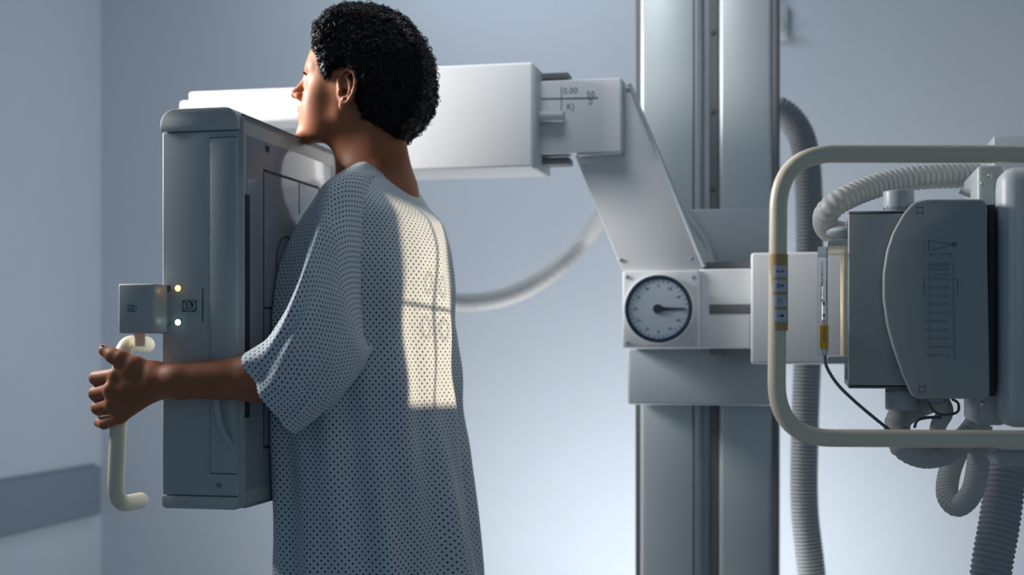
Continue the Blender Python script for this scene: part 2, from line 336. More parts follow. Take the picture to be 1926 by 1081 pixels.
# ------------------------------------------------------------ column with rails
YC = 3.1
col = empty('x_ray_column', (W(1330, 600, YC).x, YC+.1, 0), 'tall grey aluminium column with dark vertical grooves, running floor to ceiling', 'column')
def vbar(px0, px1, y0, y1, name, m, bev=.004):
    a = W(px0, 600, y0).x; b = W(px1, 600, y0).x
    return MB().box((a, y0, 0.0), (b, y1, 2.8), bev).build(name, m, col)
vbar(1203, 1320, YC, YC+.16, 'left_rail', 'mid', .012); vbar(1352, 1455, YC, YC+.16, 'right_rail', 'mid', .012)
vbar(1316, 1356, YC+.02, YC+.16, 'centre_channel', 'enamel_b', .002)
vbar(1334, 1350, YC+.012, YC+.03, 'channel_slot', 'slot', .001)
vbar(1302, 1306, YC-.001, YC+.02, 'rail_groove', 'slot', .0005)
vbar(1195, 1205, YC+.01, YC+.15, 'edge_strip', 'slot', .002); vbar(1454, 1464, YC+.002, YC+.15, 'edge_strip', 'slot', .002)
for py in (61, 210, 355):
    c = W(1339, py, YC+.01); MB().cyl((c.x, YC+.008, c.z), (c.x, YC+.014, c.z), .006, n=16, bev=.001).build('bolt', 'dark', col)
# ------------------------------------------------------------ carriage and slanted arm
arm = empty('swivel_arm', (W(1240, 600, 2.9).x, 2.95, .7), 'white swivelling x-ray arm with a round dial, clamped to the column', 'x-ray arm')
Yc = 2.98
bxW(1180, 655, 1462, 762, Yc, .11, .006).build('lower_carriage', 'enamel_b', arm)
bxW(1285, 392, 1462, 502, Yc+.02, .10, .004).build('upper_carriage', 'enamel_b', arm)
g = MB(); g.tube(spline([W(1290, 396, Yc+.018), W(1310, 425, Yc+.012), W(1330, 455, Yc+.012), W(1345, 495, Yc+.015)], .01), .006, 12); g.build('cable_loop', 'enamel_b', arm)
Ya = 2.86
bxW(1170, 508, 1316, 655, Ya, .12, .006).build('dial_housing', 'enamel_l', arm)
bxW(1314, 505, 1412, 655, Ya+.008, .11, .004).build('arm_beam', 'enamel_l', arm)
bxW(1334, 572, 1412, 590, Ya+.006, .01, .001).build('beam_slot', 'slot', arm)
bxW(1334, 655, 1412, 668, Ya+.02, .08, .001).build('lower_rail', 'slot', arm)
bxW(1325, 492, 1412, 504, Ya+.03, .08, .001).build('upper_rail', 'slot', arm)
bxW(1412, 473, 1700, 685, Ya-.05, .14, .006).build('sliding_block', 'enamel_l', arm)
# dial
c = W(1240, 581, Ya); r_ = 60/FPX*c.y/math.cos(T)
MB().cyl((c.x, Ya-.018, c.z), (c.x, Ya+.01, c.z), r_*1.08, n=64, bev=.004).build('dial_collar', 'enamel_l', arm)
dr = MB().ring((c.x, Ya-.019, c.z), (0, 1, 0), r_*.965, .0042, 64).build('dial_rim', 'navy', arm)
df = MB().cyl((c.x, Ya-.0195, c.z), (c.x, Ya-.01, c.z), r_*.95, n=64).build('dial_face', 'dial', arm)
g = MB(); yy = Ya-.0198
for k in range(36):
    t = k/36*2*math.pi; u = Vector((math.cos(t), 0, math.sin(t))); cc = Vector((c.x, yy, c.z)); strip(g, cc+u*r_*.80, cc+u*r_*(.90 if k % 3 else .86), .0012)
for k in range(12):
    t = R(90-k*30); u = Vector((math.cos(t), 0, math.sin(t)))
    g.add(text_bm(str((k*30) if k <= 3 else abs(180-k*30) if k <= 9 else 360-k*30), .008, put(Vector((c.x, yy, c.z))+u*r_*.70)))
g.build('dial_scale', 'inkg', df)
g = MB(); g.cyl((c.x-.001, yy-.004, c.z), (c.x-.001, yy, c.z), .0095, n=24)
g.prism([(c.x, yy-.002, c.z-.004), (c.x, yy-.002, c.z+.004), (c.x+r_*.84, yy-.002, c.z+.0008), (c.x+r_*.84, yy-.002, c.z-.0012)], (0, .001, 0)); g.build('dial_pointer', 'ink', df)
for px, py in ((1180, 521), (1304, 521), (1180, 645), (1305, 645)):
    q = W(px, py, Ya); MB().cyl((q.x, Ya-.003, q.z), (q.x, Ya+.002, q.z), .0042, n=16, bev=.001).build('screw', 'steel', arm)
# slanted arm
yy = Ya+.01
sl = [W(p, q, yy) for p, q in ((1170, 510), (1078, 285), (1120, 270), (1155, 152), (1170, 148), (1183, 160), (1205, 215), (1255, 335), (1322, 500), (1318, 510))]
MB().prism(sl, (0, .07, 0), .004, 2).build('slanted_arm', 'enamel_l', arm)
g = MB(); e = [W(p, q, yy) for p, q in ((1184, 158), (1206, 212), (1257, 334), (1325, 502))]
g.tube(e, .0045, 8); g.build('arm_edge', 'enamel_b', arm)
for px, py in ((1100, 313), (1168, 489), (1301, 486), (1181, 168)):
    q = W(px, py, yy); MB().cyl((q.x, yy-.003, q.z), (q.x, yy+.002, q.z), .0042, n=16, bev=.001).build('screw', 'steel', arm)
# upper head plate
Yu = Ya-.02
up = bxW(1006, 149, 1168, 288, Yu, .05, .003).build('scale_plate', 'enamel_l', arm)
g = bxW(1167, 149, 1171, 290, Yu+.002, .03, .001); bxW(1085, 287, 1171, 291, Yu+.002, .03, .001, g); g.build('plate_edge', 'enamel_b', arm)
g = MB(); y = Yu-.0004
strip(g, W(1010, 186, y), W(1125, 184, y), .0028); strip(g, W(1056, 163, y), W(1056, 212, y), .0018)
for s_, px, py in (('0.00', 1073, 171), ('50', 1111, 178), ('0', 1111, 192), ('K)', 1073, 201)): g.add(text_bm(s_, .018, put(W(px, py, y))))
g.build('scale_marks', 'inkg', up)
bxW(1000, 137, 1068, 148, Yu+.01, .05, .001).build('rail_top', 'slot', arm); bxW(1000, 296, 1070, 309, Yu+.01, .05, .001).build('rail_bottom', 'slot', arm)
q = W(1006, 219, Yu-.016); q2 = W(1061, 219, Yu-.016); MB().cyl(q, q2, .0125, n=24, bev=.002).build('lock_knob', 'enamel_b', arm)
bx = W(785, 220, Yu-.06).x
bxW(715, 122, 1003, 318, Yu-.06, .17, .006).build('arm_head', 'enamel_l', arm)
bxW(1000, 124, 1008, 316, Yu-.055, .16, .002).build('head_end_plate', 'enamel_b', arm)
bxW(336, 180, 730, 229, Yu+.02, .10, .008).build('tray_slab', 'enamel_l', arm)
bxW(354, 164, 730, 182, Yu+.03, .08, .006).build('tray_top', 'enamel_l', arm)

# ------------------------------------------------------------ hoses
hose('corrugated_hose', [W(1440, 215, 3.33), W(1465, 208, 3.33), W(1497, 238, 3.33), W(1515, 290, 3.33), W(1522, 400, 3.33), W(1521, 600, 3.33), W(1514, 800, 3.33), W(1513, 950, 3.33), W(1527, 1085, 3.33), W(1540, 1250, 3.33)], .0335, .0085, 'hosed', 'thick blurred grey hose arching out behind the column and hanging to the right of it')
hose('hanging_hose', [W(1180, 330, 2.98), W(1165, 350, 3.1), W(1140, 395, 3.3), W(1105, 445, 3.4), W(1050, 502, 3.4), W(985, 545, 3.4), W(920, 565, 3.4), W(850, 566, 3.4), W(785, 535, 3.35), W(755, 460, 3.2), W(750, 380, 3.05), W(752, 300, 2.95)], .024, .02, 'hosed', 'pale curved hose sagging in a wide arc between the arm head and the slanted arm', .03)
hose('corrugated_hose', [VW(1842, 330, 2.36), VW(1800, 331, 2.36), VW(1740, 333, 2.36), VW(1680, 341, 2.36), VW(1625, 357, 2.35), VW(1577, 380, 2.34), VW(1553, 405, 2.36), VW(1560, 432, 2.42), VW(1600, 440, 2.50), VW(1660, 440, 2.52)], .0215, .0096, 'hose', 'pale ribbed hose curving over the top of the collimator under the upper bar')
hose('corrugated_hose', [VW(1850, 770, 2.40), VW(1830, 808, 2.38), VW(1790, 845, 2.34), VW(1738, 857, 2.30), VW(1694, 834, 2.28), VW(1690, 790, 2.30), VW(1722, 765, 2.34), VW(1765, 748, 2.40)], .0215, .0105, 'hose', 'ribbed grey hose looping in a ring just under the collimator')
hose('corrugated_hose', [VW(1815, 820, 2.46), VW(1788, 880, 2.44), VW(1782, 930, 2.42), VW(1802, 951, 2.40), VW(1828, 925, 2.38), VW(1840, 870, 2.38), VW(1845, 800, 2.38)], .0195, .0062, 'hose', 'smooth grey hose hanging in a narrow U below the lower bar', .05)
hose('corrugated_hose', [VW(1893, 830, 2.50), VW(1890, 900, 2.48), VW(1880, 980, 2.46), VW(1866, 1060, 2.44), VW(1850, 1180, 2.42)], .036, .0098, 'hosed', 'wide dark ribbed hose hanging down at the right edge')
# ------------------------------------------------------------ tube head with collimator
th = empty('x_ray_tube_head', VW(1800, 780, 2.25), 'grey x-ray tube head with collimator box inside a looped cream handle bar', 'x-ray machine')
V_keep, VIEW_keep = V, VIEW
V = W; VIEW = Matrix.Identity(4)
DC = 2.20
# hollow collimator body: open towards the person
a = V(1595, 397, DC); b = V(1722, 731, DC); dz = .27; wl = .008
g = MB(VIEW)
g.box((a.x, DC, b.z), (b.x, DC+wl, a.z), .003); g.box((a.x, DC+dz-wl, b.z), (b.x, DC+dz, a.z), .003)
g.box((a.x, DC, a.z-wl), (b.x, DC+dz, a.z), .003); g.box((a.x, DC, b.z), (b.x, DC+dz, b.z+wl), .003); g.box((b.x-.004, DC, b.z), (b.x+.11, DC+dz, a.z), .003)
g.build('collimator_body', 'collim', th)
# curved cover plate
cp = [(1730, 377), (1742, 374.5), (1848, 374), (1856, 381), (1862, 744), (1857, 750), (1728, 750), (1716, 746), (1697, 705), (1680, 655), (1668, 610), (1661, 560), (1661, 515), (1668, 470), (1680, 435), (1700, 400), (1718, 380)]
DP = DC-.028
P_ = resample(np.array([tuple(V(p, q, DP)) for p, q in cp+[cp[0]]]), .006)[0][:-1]
MB(VIEW).prism([tuple(p) for p in P_], (0, .042, 0), .0035, 3).build('collimator_cover', 'collim', th)
a_ = V(1735, 380, DC); b_ = V(1856, 744, DC); MB(VIEW).box((a_.x, DC+.012, b_.z), (b_.x, DC+dz+.01, a_.z), .004).build('tube_housing', 'collim', th)
mk = MB(VIEW); y = DP-.0003
def SV(p, q, wd=.0010): strip(mk, V(*p, y), V(*q, y), wd)
def rect(x0, y0, x1, y1, wd=.0010): SV((x0, y0), (x1, y0), wd); SV((x1, y0), (x1, y1), wd); SV((x1, y1), (x0, y1), wd); SV((x0, y1), (x0, y0), wd)
for cx_, cy_ in ((1730, 395), (1734, 732)):
    for s_ in (-5, 5): SV((cx_+s_, cy_-7), (cx_+s_, cy_+7)); SV((cx_-7, cy_+s_), (cx_+7, cy_+s_))
SV((1747, 451), (1747, 471), .0014); SV((1747, 451), (1790, 459), .0007); SV((1747, 471), (1790, 461), .0007); SV((1738, 452), (1738, 470), .0007); SV((1748, 478), (1791, 478), .0007)
for p in ((1748, 478, 1), (1791, 478, -1)): SV((p[0], p[1]), (p[0]+3*p[2], p[1]-2), .0007); SV((p[0], p[1]), (p[0]+3*p[2], p[1]+2), .0007)
c = V(1796, 459.5, y); mk.ball(c, (.0034, .0003, .0034), n=16); c = V(1792, 459.5, y); mk.box((c.x-.002, y-.0003, c.z-.003), (c.x+.002, y, c.z+.003))
SV((1748, 490), (1748, 674), .0006); SV((1792, 490), (1795, 674), .0006); SV((1753, 516), (1787, 516), .0005)
SV((1738, 523), (1738, 553), .0010); SV((1801, 523), (1801, 553), .0010)
def tv(s_, px, py, size, rot=R(90)): mk.add(text_bm(s_, size, VIEW @ put(V(px, py, y), rot)), Matrix.Identity(4))
rr = random.Random(3)
for i in range(7):
    tv(('80','90','100','115','130','150','180')[i], 1751.5+i*5.3, 498, .0042); tv(('32','36','40','46','52','60','72')[i], 1751.5+i*5.3, 507, .0036)
tv('cm', 1741, 507, .0036); tv('in', 1802, 497, .0036)
for r__ in range(10):
    py = 524+r__*16; tv(str(7+3*r__), 1742, py, .0038)
    for i in range(7): tv(str(rr.choice([6,8,9,11,12,14,15,17,18,21,24,27,30,33,36])), 1750+r__*.25+i*5.3, py, .0038)
    tv(str(3+r__*2), 1796, py, .0038)
mk.build('distance_table', 'inkg', th)
# knobs
for (px0, px1, py0, py1, nm) in ((1663, 1723, 355, 398, 'upper_knob'), (1667, 1727, 731, 773, 'lower_knob')):
    a = V(px0, py0, DC); b = V(px1, py1, DC); xm = (a.x+b.x)/2; r_ = (b.x-a.x)/2; yk = DC+r_+.012
    k = MB(VIEW).cyl((xm, yk, b.z), (xm, yk, a.z), r_, n=40, bev=.003).build(nm, 'knobm', th)
    mk = MB(VIEW); up_ = nm == 'upper_knob'
    zl = V(px0, 392 if up_ else 738, DC).z
    for j in range(-9, 10):
        t = j*R(8); d_ = Vector((math.sin(t), -math.cos(t), 0)); p = Vector((xm, yk, zl))+d_*(r_+.0002); ln = .003 if j % 3 else .005
        mk.prism([p+Vector((-.0004, 0, 0)), p+Vector((.0004, 0, 0)), p+Vector((.0004, 0, ln)), p+Vector((-.0004, 0, ln))], d_*.0002)
    mk.build('knob_scale', 'ink', k)
# rear buffer, window frame, bracket and rails facing the person
bf = MB(VIEW); c = V(1593, 436, DC+.05); bf.ball((c.x-.004, DC+.06, c.z), (.028, .04, .0095)); bf.build('rubber_buffer', 'knobm', th)
a = V(1556, 449, DC); b = V(1597, 461, DC); g = MB(VIEW)
g.box((a.x, DC+.012, b.z), (b.x+.003, DC+.24, a.z), .0015)
a2 = V(1556, 670, DC); b2 = V(1598, 683, DC); g.build('filter_rail', 'enamel', th); g = MB(VIEW)
g.box((a2.x, DC+.012, b2.z), (b2.x+.003, DC+.24, a2.z), .0015); g.build('filter_rail', 'enamel', th)
a = V(1586, 461, DC); b = V(1594, 672, DC)
for yy in (DC+.012, DC+.215): g = MB(VIEW); g.box((a.x, yy, b.z), (b.x, yy+.02, a.z), .001); g.build('window_frame', 'cream', th)
# lamp, lead shutters
Lp = Vector((V(1815, 0, DC+.135).x*1, DC+.135, V(0, 562, DC+.135).z))
Lp = Vector((V(1700, 0, DC+.13).x, DC+.15, V(1700, 568, DC+.15).z)); LW = VIEW @ Lp
tgt = W(830, 579, 2.40)
TGT = tgt
ax = (TGT-LW).normalized(); roll = R(-6); upv = Vector((0, 0, 1)); side = ax.cross(upv).normalized(); upv = side.cross(ax)
s2 = side*math.cos(roll)+upv*math.sin(roll); u2 = -side*math.sin(roll)+upv*math.cos(roll)
dist = (TGT-LW).length; ap = .072; k_ = ap/dist
HS, HU = .076, .176
g = MB(); cA = LW+ax*ap; hs, hu = HS*k_, HU*k_; E = .16
def quadp(s0, s1, u0, u1): g.prism([cA+s2*s0+u2*u0, cA+s2*s1+u2*u0, cA+s2*s1+u2*u1, cA+s2*s0+u2*u1], ax*.0015)
E1 = .04; quadp(-E1, -hs, -E1, E1); quadp(hs, E1, -E1, E1); quadp(-hs, hs, hu, E1); quadp(-hs, hs, -E1, -hu)
for s_ in (-1, 1):
    g.prism([cA+s2*s_*E1-u2*E1, cA+s2*s_*E1+u2*E1, cA+s2*s_*E1+u2*E1-ax*.12, cA+s2*s_*E1-u2*E1-ax*.12], s2*s_*.0015)
    g.prism([cA+u2*s_*E1-s2*E1, cA+u2*s_*E1+s2*E1, cA+u2*s_*E1+s2*E1-ax*.12, cA+u2*s_*E1-s2*E1-ax*.12], u2*s_*.0015)
q = cA-ax*.12; g.prism([q-s2*E1-u2*E1, q+s2*E1-u2*E1, q+s2*E1+u2*E1, q-s2*E1+u2*E1], -ax*.0015)
g.build('lead_shutter', 'black', th)
l = bpy.data.lights.new('field_lamp', 'POINT'); l.energy = 46; l.color = (1, .73, .46); l.shadow_soft_size = .0010
lo = bpy.data.objects.new('field_lamp', l); COL.objects.link(lo); lo.parent = th; lo.matrix_parent_inverse = Matrix.Translation(th.location).inverted(); lo.location = LW
# dose chamber: clear slab with label, plug and cable
da = empty('dose_chamber', W(1548, 668, DC), 'clear acrylic dose chamber slab with yellow plug, clipped before the collimator window', 'dose meter')
a = V(1538, 464, DC); b = V(1557, 669, DC)
slab = MB(VIEW).box((a.x, DC-.004, b.z), (b.x, DC+.25, a.z), .0012).build('acrylic_slab', 'acrylic', da)
mk = MB(VIEW); y = DC-.0045
a3 = V(1542, 500, y); b3 = V(1555, 585, y); mk.box((V(1554.5, 0, y).x, y-.0002, b.z+.004), (V(1556, 0, y).x, y, a.z-.004))
for s_, py in (('CHAMBER', 505), ('DOSE AREA', 540), ('0123', 560)): mk.add(text_bm(s_, .0052, VIEW @ put(V(1546, py, y), R(-90))), Matrix.Identity(4))
for x0, y0, x1, y1 in ((1545, 531, 1545, 566), (1554, 531, 1554, 566), (1545, 531, 1554, 531), (1545, 566, 1554, 566)): SV2 = strip(mk, V(x0, y0, y), V(x1, y1, y), .0005)
for cy_ in (568, 590): mk.box((V(1547, 0, y).x, y-.0002, V(1547, cy_+6, y).z), (V(1552, 0, y).x, y, V(1547, cy_, y).z))
mk.build('slab_print', 'inkg', slab)
# crosshair and circles printed on the slab
g = MB(); 
xs = V(1547.5, 0, DC).x; p0 = VIEW.inverted() @ LW; d0 = (VIEW.to_3x3().inverted() @ ax)
tt = (xs-p0.x)/d0.x; cX = LW+ax*tt; km = tt/dist
def onslab(s_, u_):
    p = LW+(TGT+s2*s_+u2*u_-LW).normalized()*1.0; v = VIEW.inverted() @ p; q = VIEW.inverted() @ LW; t_ = (xs-q.x)/(v.x-q.x); return LW+(p-LW)*t_
def thin(pts, wd): g.tube([onslab(*p) for p in pts], wd, 6)
thin([(0, -.30), (0, .30)], .0006); thin([(-.30, 0), (.30, 0)], .0006)
for sx_, su in ((-.022, .042), (.022, .042), (-.022, -.036), (.022, -.036)):
    thin([(sx_+.010*math.cos(t), su+.019*math.sin(t)) for t in np.linspace(0, 2*math.pi, 25)], .00022)
g.build('printed_crosshair', 'ink', slab)
a = V(1541, 611, DC); b = V(1559, 656, DC)
pl = MB(VIEW).box((a.x, DC-.010, b.z), (b.x-.0005, DC+.004, a.z), .001).build('yellow_plug', 'yellow', da, 'yellow cable plug')
mk = MB(VIEW)
for s_, py in (('T10', 622), ('E3', 638)): mk.add(text_bm(s_, .007, VIEW @ put(V(1550, py, DC-.0105), R(-90))), Matrix.Identity(4))
mk.build('plug_print', 'inkg', pl)
g = MB(VIEW); c = V(1550, 656, DC-.003); c2 = V(1551, 668, DC-.003); g.cyl(c, c2, .0045, n=16); g.build('plug_collar', 'steel', da); g = MB(VIEW); c = V(1550, 600, DC-.003); g.cyl(c, V(1550, 611, DC-.003), .0022, n=12)
g.build('plug_pin', 'steel', da)
P, s_ = resample(spline([W(1551, 666, DC-.003), W(1555, 690, DC-.003), W(1575, 722, DC+.01), W(1605, 752, DC+.03), W(1640, 782, DC+.06), W(1670, 806, DC+.09), W(1700, 830, DC+.14), W(1730, 846, DC+.17)], .004), .0012)
MB().tube(P, .0026*(1+.12*np.sin(s_/.006*2*np.pi)), 10).build('plug_cable', 'cable', da)
# post behind with plates
g = bxV(1882, 312, 2010, 806, DC-.03, .16, .022); g.build('head_post', 'enamel_b', th)
bxV(1838, 311, 1890, 800, DC+.03, .20, .006).build('side_plate', 'enamel', th)
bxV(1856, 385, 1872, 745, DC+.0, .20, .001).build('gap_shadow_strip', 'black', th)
for px, py in ((1862, 330), (1846, 760), (1848, 345)): g = MB(VIEW); c = V(px, py, DC+.03); g.cyl((c.x, DC+.026, c.z), (c.x, DC+.032, c.z), .0035, n=14, bev=.0008); g.build('screw', 'steel', th)
g = MB(VIEW); c = V(1815, 352, DC+.1); g.cyl(V(1806, 357, DC+.13), V(1828, 366, DC+.13), .006, n=16); g.build('hose_clip', 'steel', th)
bxV(1873, 846, 2000, 880, DC+.05, .16, .008).build('lower_fitting', 'enamel', th)
bxV(1868, 255, 2000, 420, DC+.16, .22, .004).build('top_bracket', 'enamel_b', th)
bxV(1750, 750, 1775, 757, DC+.05, .02, .001).build('cable_stub', 'knobm', th)
g = MB(); g.tube(spline([W(1770, 752, DC+.14), W(1778, 775, DC+.15), W(1765, 800, DC+.16), W(1762, 830, DC+.16)], .005), .013, 18)
g.build('cable_sleeve', 'hose', th)
g = MB()
g.tube(spline([W(1748, 752, DC+.10), W(1752, 768, DC+.10), W(1772, 780, DC+.10), W(1800, 775, DC+.11), W(1802, 758, DC+.12), W(1790, 750, DC+.12)], .003), .0022, 8)
g.tube(spline([W(1720, 803, DC+.12), W(1726, 790, DC+.11), W(1745, 785, DC+.11), W(1770, 785, DC+.12)], .003), .0026, 8)
g.build('thin_cables', 'cable', th)
ml = MB(VIEW); ml.box((V(1990, 0, DC).x, DC+.0, V(0, 600, DC).z), (V(2120, 0, DC).x, DC+.14, 2.8), .01); ml.build('ceiling_mast', 'enamel_l', th)
V, VIEW = V_keep, VIEW_keep
# looped handle bar
DH = 2.045; rb = 16.8/FPX*DH
pts = [V(2010, 290, DH), V(1465, 289, DH), V(1460, 823, DH), V(2010, 826, DH)]
path = rounded(pts, [.083, .083], 16)
hb = MB(VIEW).tube(path, rb, 32).build('handle_bar', 'cream', th, 'cream looped handle bar')
# button strip inlaid on bar
xm = V(1465.5, 0, DH).x
def barface(px_c, py0, py1, half, lift, name, m, parent, bm=None):
    z1 = V(0, py0, DH).z; z0 = V(0, py1, DH).z; g = MB(VIEW); b2 = bmesh.new(); n = 14; rows = []
    for z in (z0, z1):
        rows.append([b2.verts.new((px_c+(rb+lift)*math.sin(t), DH-(rb+lift)*math.cos(t), z)) for t in np.linspace(-half, half, n)])
        rows.append([b2.verts.new((px_c+(rb-.003)*math.sin(t), DH-(rb-.003)*math.cos(t), z)) for t in np.linspace(-half, half, n)])
    o0, i0, o1, i1 = rows
    for j in range(n-1):
        b2.faces.new((o0[j], o0[j+1], o1[j+1], o1[j])); b2.faces.new((i0[j], i1[j], i1[j+1], i0[j+1])); b2.faces.new((o0[j], i0[j], i0[j+1], o0[j+1])); b2.faces.new((o1[j], o1[j+1], i1[j+1], i1[j]))
    for j in (0, n-1): b2.faces.new((o0[j], o1[j], i1[j], i0[j]))
    bmesh.ops.recalc_face_normals(b2, faces=b2.faces); g.add(b2); return g.build(name, m, parent)
xc = V(1464, 0, DH).x
st = barface(xc, 478, 622, R(78), .0008, 'button_strip', 'tan', hb)
for i, py in enumerate((511, 538, 566, 594)):
    bt = barface(xc, py-11, py+11, R(42), .0016, 'button', 'button', hb)
    mk = MB(VIEW); y = DH-rb-.0020
    def B(p, q, wd=.0009): strip(mk, Vector((xc+p[0]*.0008, y, V(0, py, DH).z+p[1]*.0008)), Vector((xc+q[0]*.0008, y, V(0, py, DH).z+q[1]*.0008)), wd)
    if i == 0: B((-7, 0), (7, 0)); B((-7, 0), (-4, 2)); B((-7, 0), (-4, -2)); B((7, 0), (4, 2)); B((7, 0), (4, -2))
    elif i == 1: B((-5, -3), (-5, 3)); B((-5, 3), (5, 1)); B((-5, -3), (5, -1)); B((5, -2), (5, 2), .0018)
    elif i == 2:
        for s_ in (-1, 1): mk.tube([Vector((xc+s_*.0042-s_*.0026*math.cos(t), y, V(0, py, DH).z+.0042*math.sin(t))) for t in np.linspace(R(-75), R(75), 12)], .0004, 6)
    else: B((-6, 0), (3, 0)); B((3, -2.5), (3, 2.5), .0022); B((5, -1.5), (5, 1.5), .002)
    mk.build('button_symbol', 'ink', bt)
# small wall fixture
wf = empty('wall_hook', W(1475, 60, YB-.02), 'small blurred grey fixture high on the back wall right of the column', 'wall fixture')
c = W(1470, 45, YB); MB().box((c.x-.02, YB-.02, c.z-.05), (c.x+.02, YB, c.z+.05), .004).build('wall_plate', 'enamel_b', wf)
MB().cyl((c.x, YB-.055, c.z-.01), (c.x, YB-.01, c.z-.01), .014, n=20, bev=.003).build('hook_peg', 'knobm', wf)

# ------------------------------------------------------------ person
def U(v): v = np.asarray(v, float); return v/np.linalg.norm(v)
class SDF:
    def __init__(s): s.p = []
    def cone(s, a, b, r1, r2, k=.01, op='u'): s.p.append(('c', np.array(tuple(a)), np.array(tuple(b)), r1, r2, k, op))
    def ell(s, c, r, fr=None, k=.01, op='u'): s.p.append(('e', np.array(tuple(c)), np.array(r, float), np.eye(3) if fr is None else fr, 0, k, op))
    def one(s, q, P):
        if q[0] == 'c':
            pa = P-q[1]; ba = q[2]-q[1]; h = np.clip(pa@ba/(ba@ba+1e-12), 0, 1)
            return np.linalg.norm(pa-h[:, None]*ba, axis=1)-(q[3]*(1-h)+q[4]*h)
        L = (P-q[1])@q[3].T; k0 = np.linalg.norm(L/q[2], axis=1); k1 = np.linalg.norm(L/q[2]**2, axis=1)+1e-9
        return k0*(k0-1)/k1
    def ev(s, P, prims=None):
        d = np.full(len(P), 1.0)
        for q in (s.p if prims is None else prims):
            v = s.one(q, P); k = q[5]
            if q[6] == 'u': h = np.clip(.5+.5*(d-v)/k, 0, 1); d = d*(1-h)+v*h-k*h*(1-h)
            else: h = np.clip(.5-.5*(d+v)/k, 0, 1); d = d*(1-h)-v*h+k*h*(1-h)
        return d
    def mesh(s, name, lo, hi, h, post=None, n=16):
        lo = np.array(lo, float); nb = np.ceil((np.array(hi)-lo)/(h*n)).astype(int)
        I = np.stack(np.meshgrid(*[np.arange(k) for k in nb], indexing='ij'), -1).reshape(-1, 3)
        cen = lo+(I+.5)*h*n; A = np.stack([s.one(q, cen) for q in s.p], 1); hd = h*n*.87
        un = np.array([q[6] == 'u' for q in s.p]); kk = np.array([q[5] for q in s.p]); mn = A[:, un].min(1)
        act = mn < hd*1.5+.02
        if post is None: act &= s.ev(cen) > -hd*1.8-.01
        idx = np.where(act)[0]
        g = np.stack(np.meshgrid(*[np.arange(n+1)]*3, indexing='ij'), -1).reshape(-1, 3)
        BIG = 1 << 20; vk = []; vp = []; ed = [[], [], []]
        key = lambda c: ((c[:, 0]*4096)+c[:, 1])*4096+c[:, 2]
        for b in idx:
            keep = [q for j, q in enumerate(s.p) if (A[b, j] < mn[b]+2*hd+q[5]+.01 if q[6] == 'u' else A[b, j] < hd+q[5]+.005)]
            base = I[b]*n; D = s.ev(lo+(g+base)*h, keep)
            if post is not None: D = post(lo+(g+base)*h, D)
            if D.min() > 0 or D.max() < 0: continue
            D = D.reshape(n+1, n+1, n+1); S = D < 0
            cnt = np.zeros((n, n, n)); acc = np.zeros((n, n, n, 3))
            for ax in range(3):
                for o1 in (0, 1):
                    for o2 in (0, 1):
                        oo = [0, 0, 0]; ot = [a for a in range(3) if a != ax]; oo[ot[0]] = o1; oo[ot[1]] = o2
                        sl0 = tuple(slice(oo[a], oo[a]+n) for a in range(3)); oo2 = list(oo); oo2[ax] += 1; sl1 = tuple(slice(oo2[a], oo2[a]+n) for a in range(3))
                        d0, d1 = D[sl0], D[sl1]; cr = (d0 < 0) != (d1 < 0); t = np.where(cr, d0/np.where(cr, d0-d1, 1), 0)
                        v = np.array(oo, float)[None, None, None]+np.zeros((n, n, n, 1)); v[..., ax] += t; acc += v*cr[..., None]; cnt += cr
                sl = [slice(0, n)]*3; s1 = list(sl); s1[ax] = slice(1, n+1); a0 = S[tuple(sl)]; a1 = S[tuple(s1)]; c = np.argwhere(a0 != a1)
                if len(c): ed[ax].append(np.c_[c+base, a0[tuple(c.T)]])
            m = np.argwhere(cnt > 0)
            if len(m): vk.append(key(m+base)); vp.append(lo+(m+base+acc[tuple(m.T)]/cnt[tuple(m.T)][:, None])*h)
        vk = np.concatenate(vk); vp = np.concatenate(vp); o = np.argsort(vk); vk = vk[o]; vp = vp[o]; F = []
        for ax in range(3):
            if not ed[ax]: continue
            E = np.concatenate(ed[ax]); c = E[:, :3]; ins = E[:, 3].astype(bool); a1, a2 = (ax+1) % 3, (ax+2) % 3; q = []
            for o1, o2 in ((0, 0), (1, 0), (1, 1), (0, 1)):
                cc = c.copy(); cc[:, a1] -= o1; cc[:, a2] -= o2; q.append(key(cc))
            q = np.stack(q, 1); pos = np.clip(np.searchsorted(vk, q), 0, len(vk)-1); ok = (vk[pos] == q).all(1); f = pos[ok]; f[~ins[ok]] = f[~ins[ok]][:, ::-1]; F.append(f)
        F = np.concatenate(F); me = bpy.data.meshes.new(name)
        me.vertices.add(len(vp)); me.vertices.foreach_set('co', vp.ravel()); me.loops.add(F.size); me.loops.foreach_set('vertex_index', F.ravel().astype(np.int32))
        me.polygons.add(len(F)); me.polygons.foreach_set('loop_start', np.arange(0, F.size, 4, dtype=np.int32)); me.polygons.foreach_set('loop_total', np.full(len(F), 4, np.int32)); me.update(calc_edges=True)
        return me, vp, F
YM = 2.46
def HF(yaw, pitch):
    a = R(yaw); p = R(pitch); f0 = np.array([-math.cos(a), math.sin(a), 0]); l = np.array([-math.sin(a), -math.cos(a), 0]); u0 = np.array([0, 0, 1.])
    f = f0*math.cos(p)+u0*math.sin(p); u = -f0*math.sin(p)+u0*math.cos(p); return np.stack([f, l, u])     # rows
HR = HF(-6, 8); HO = np.array(W(664, 178, YM))
def H(f, l, u): return HO+np.array([f, l, u])@HR
B = SDF()
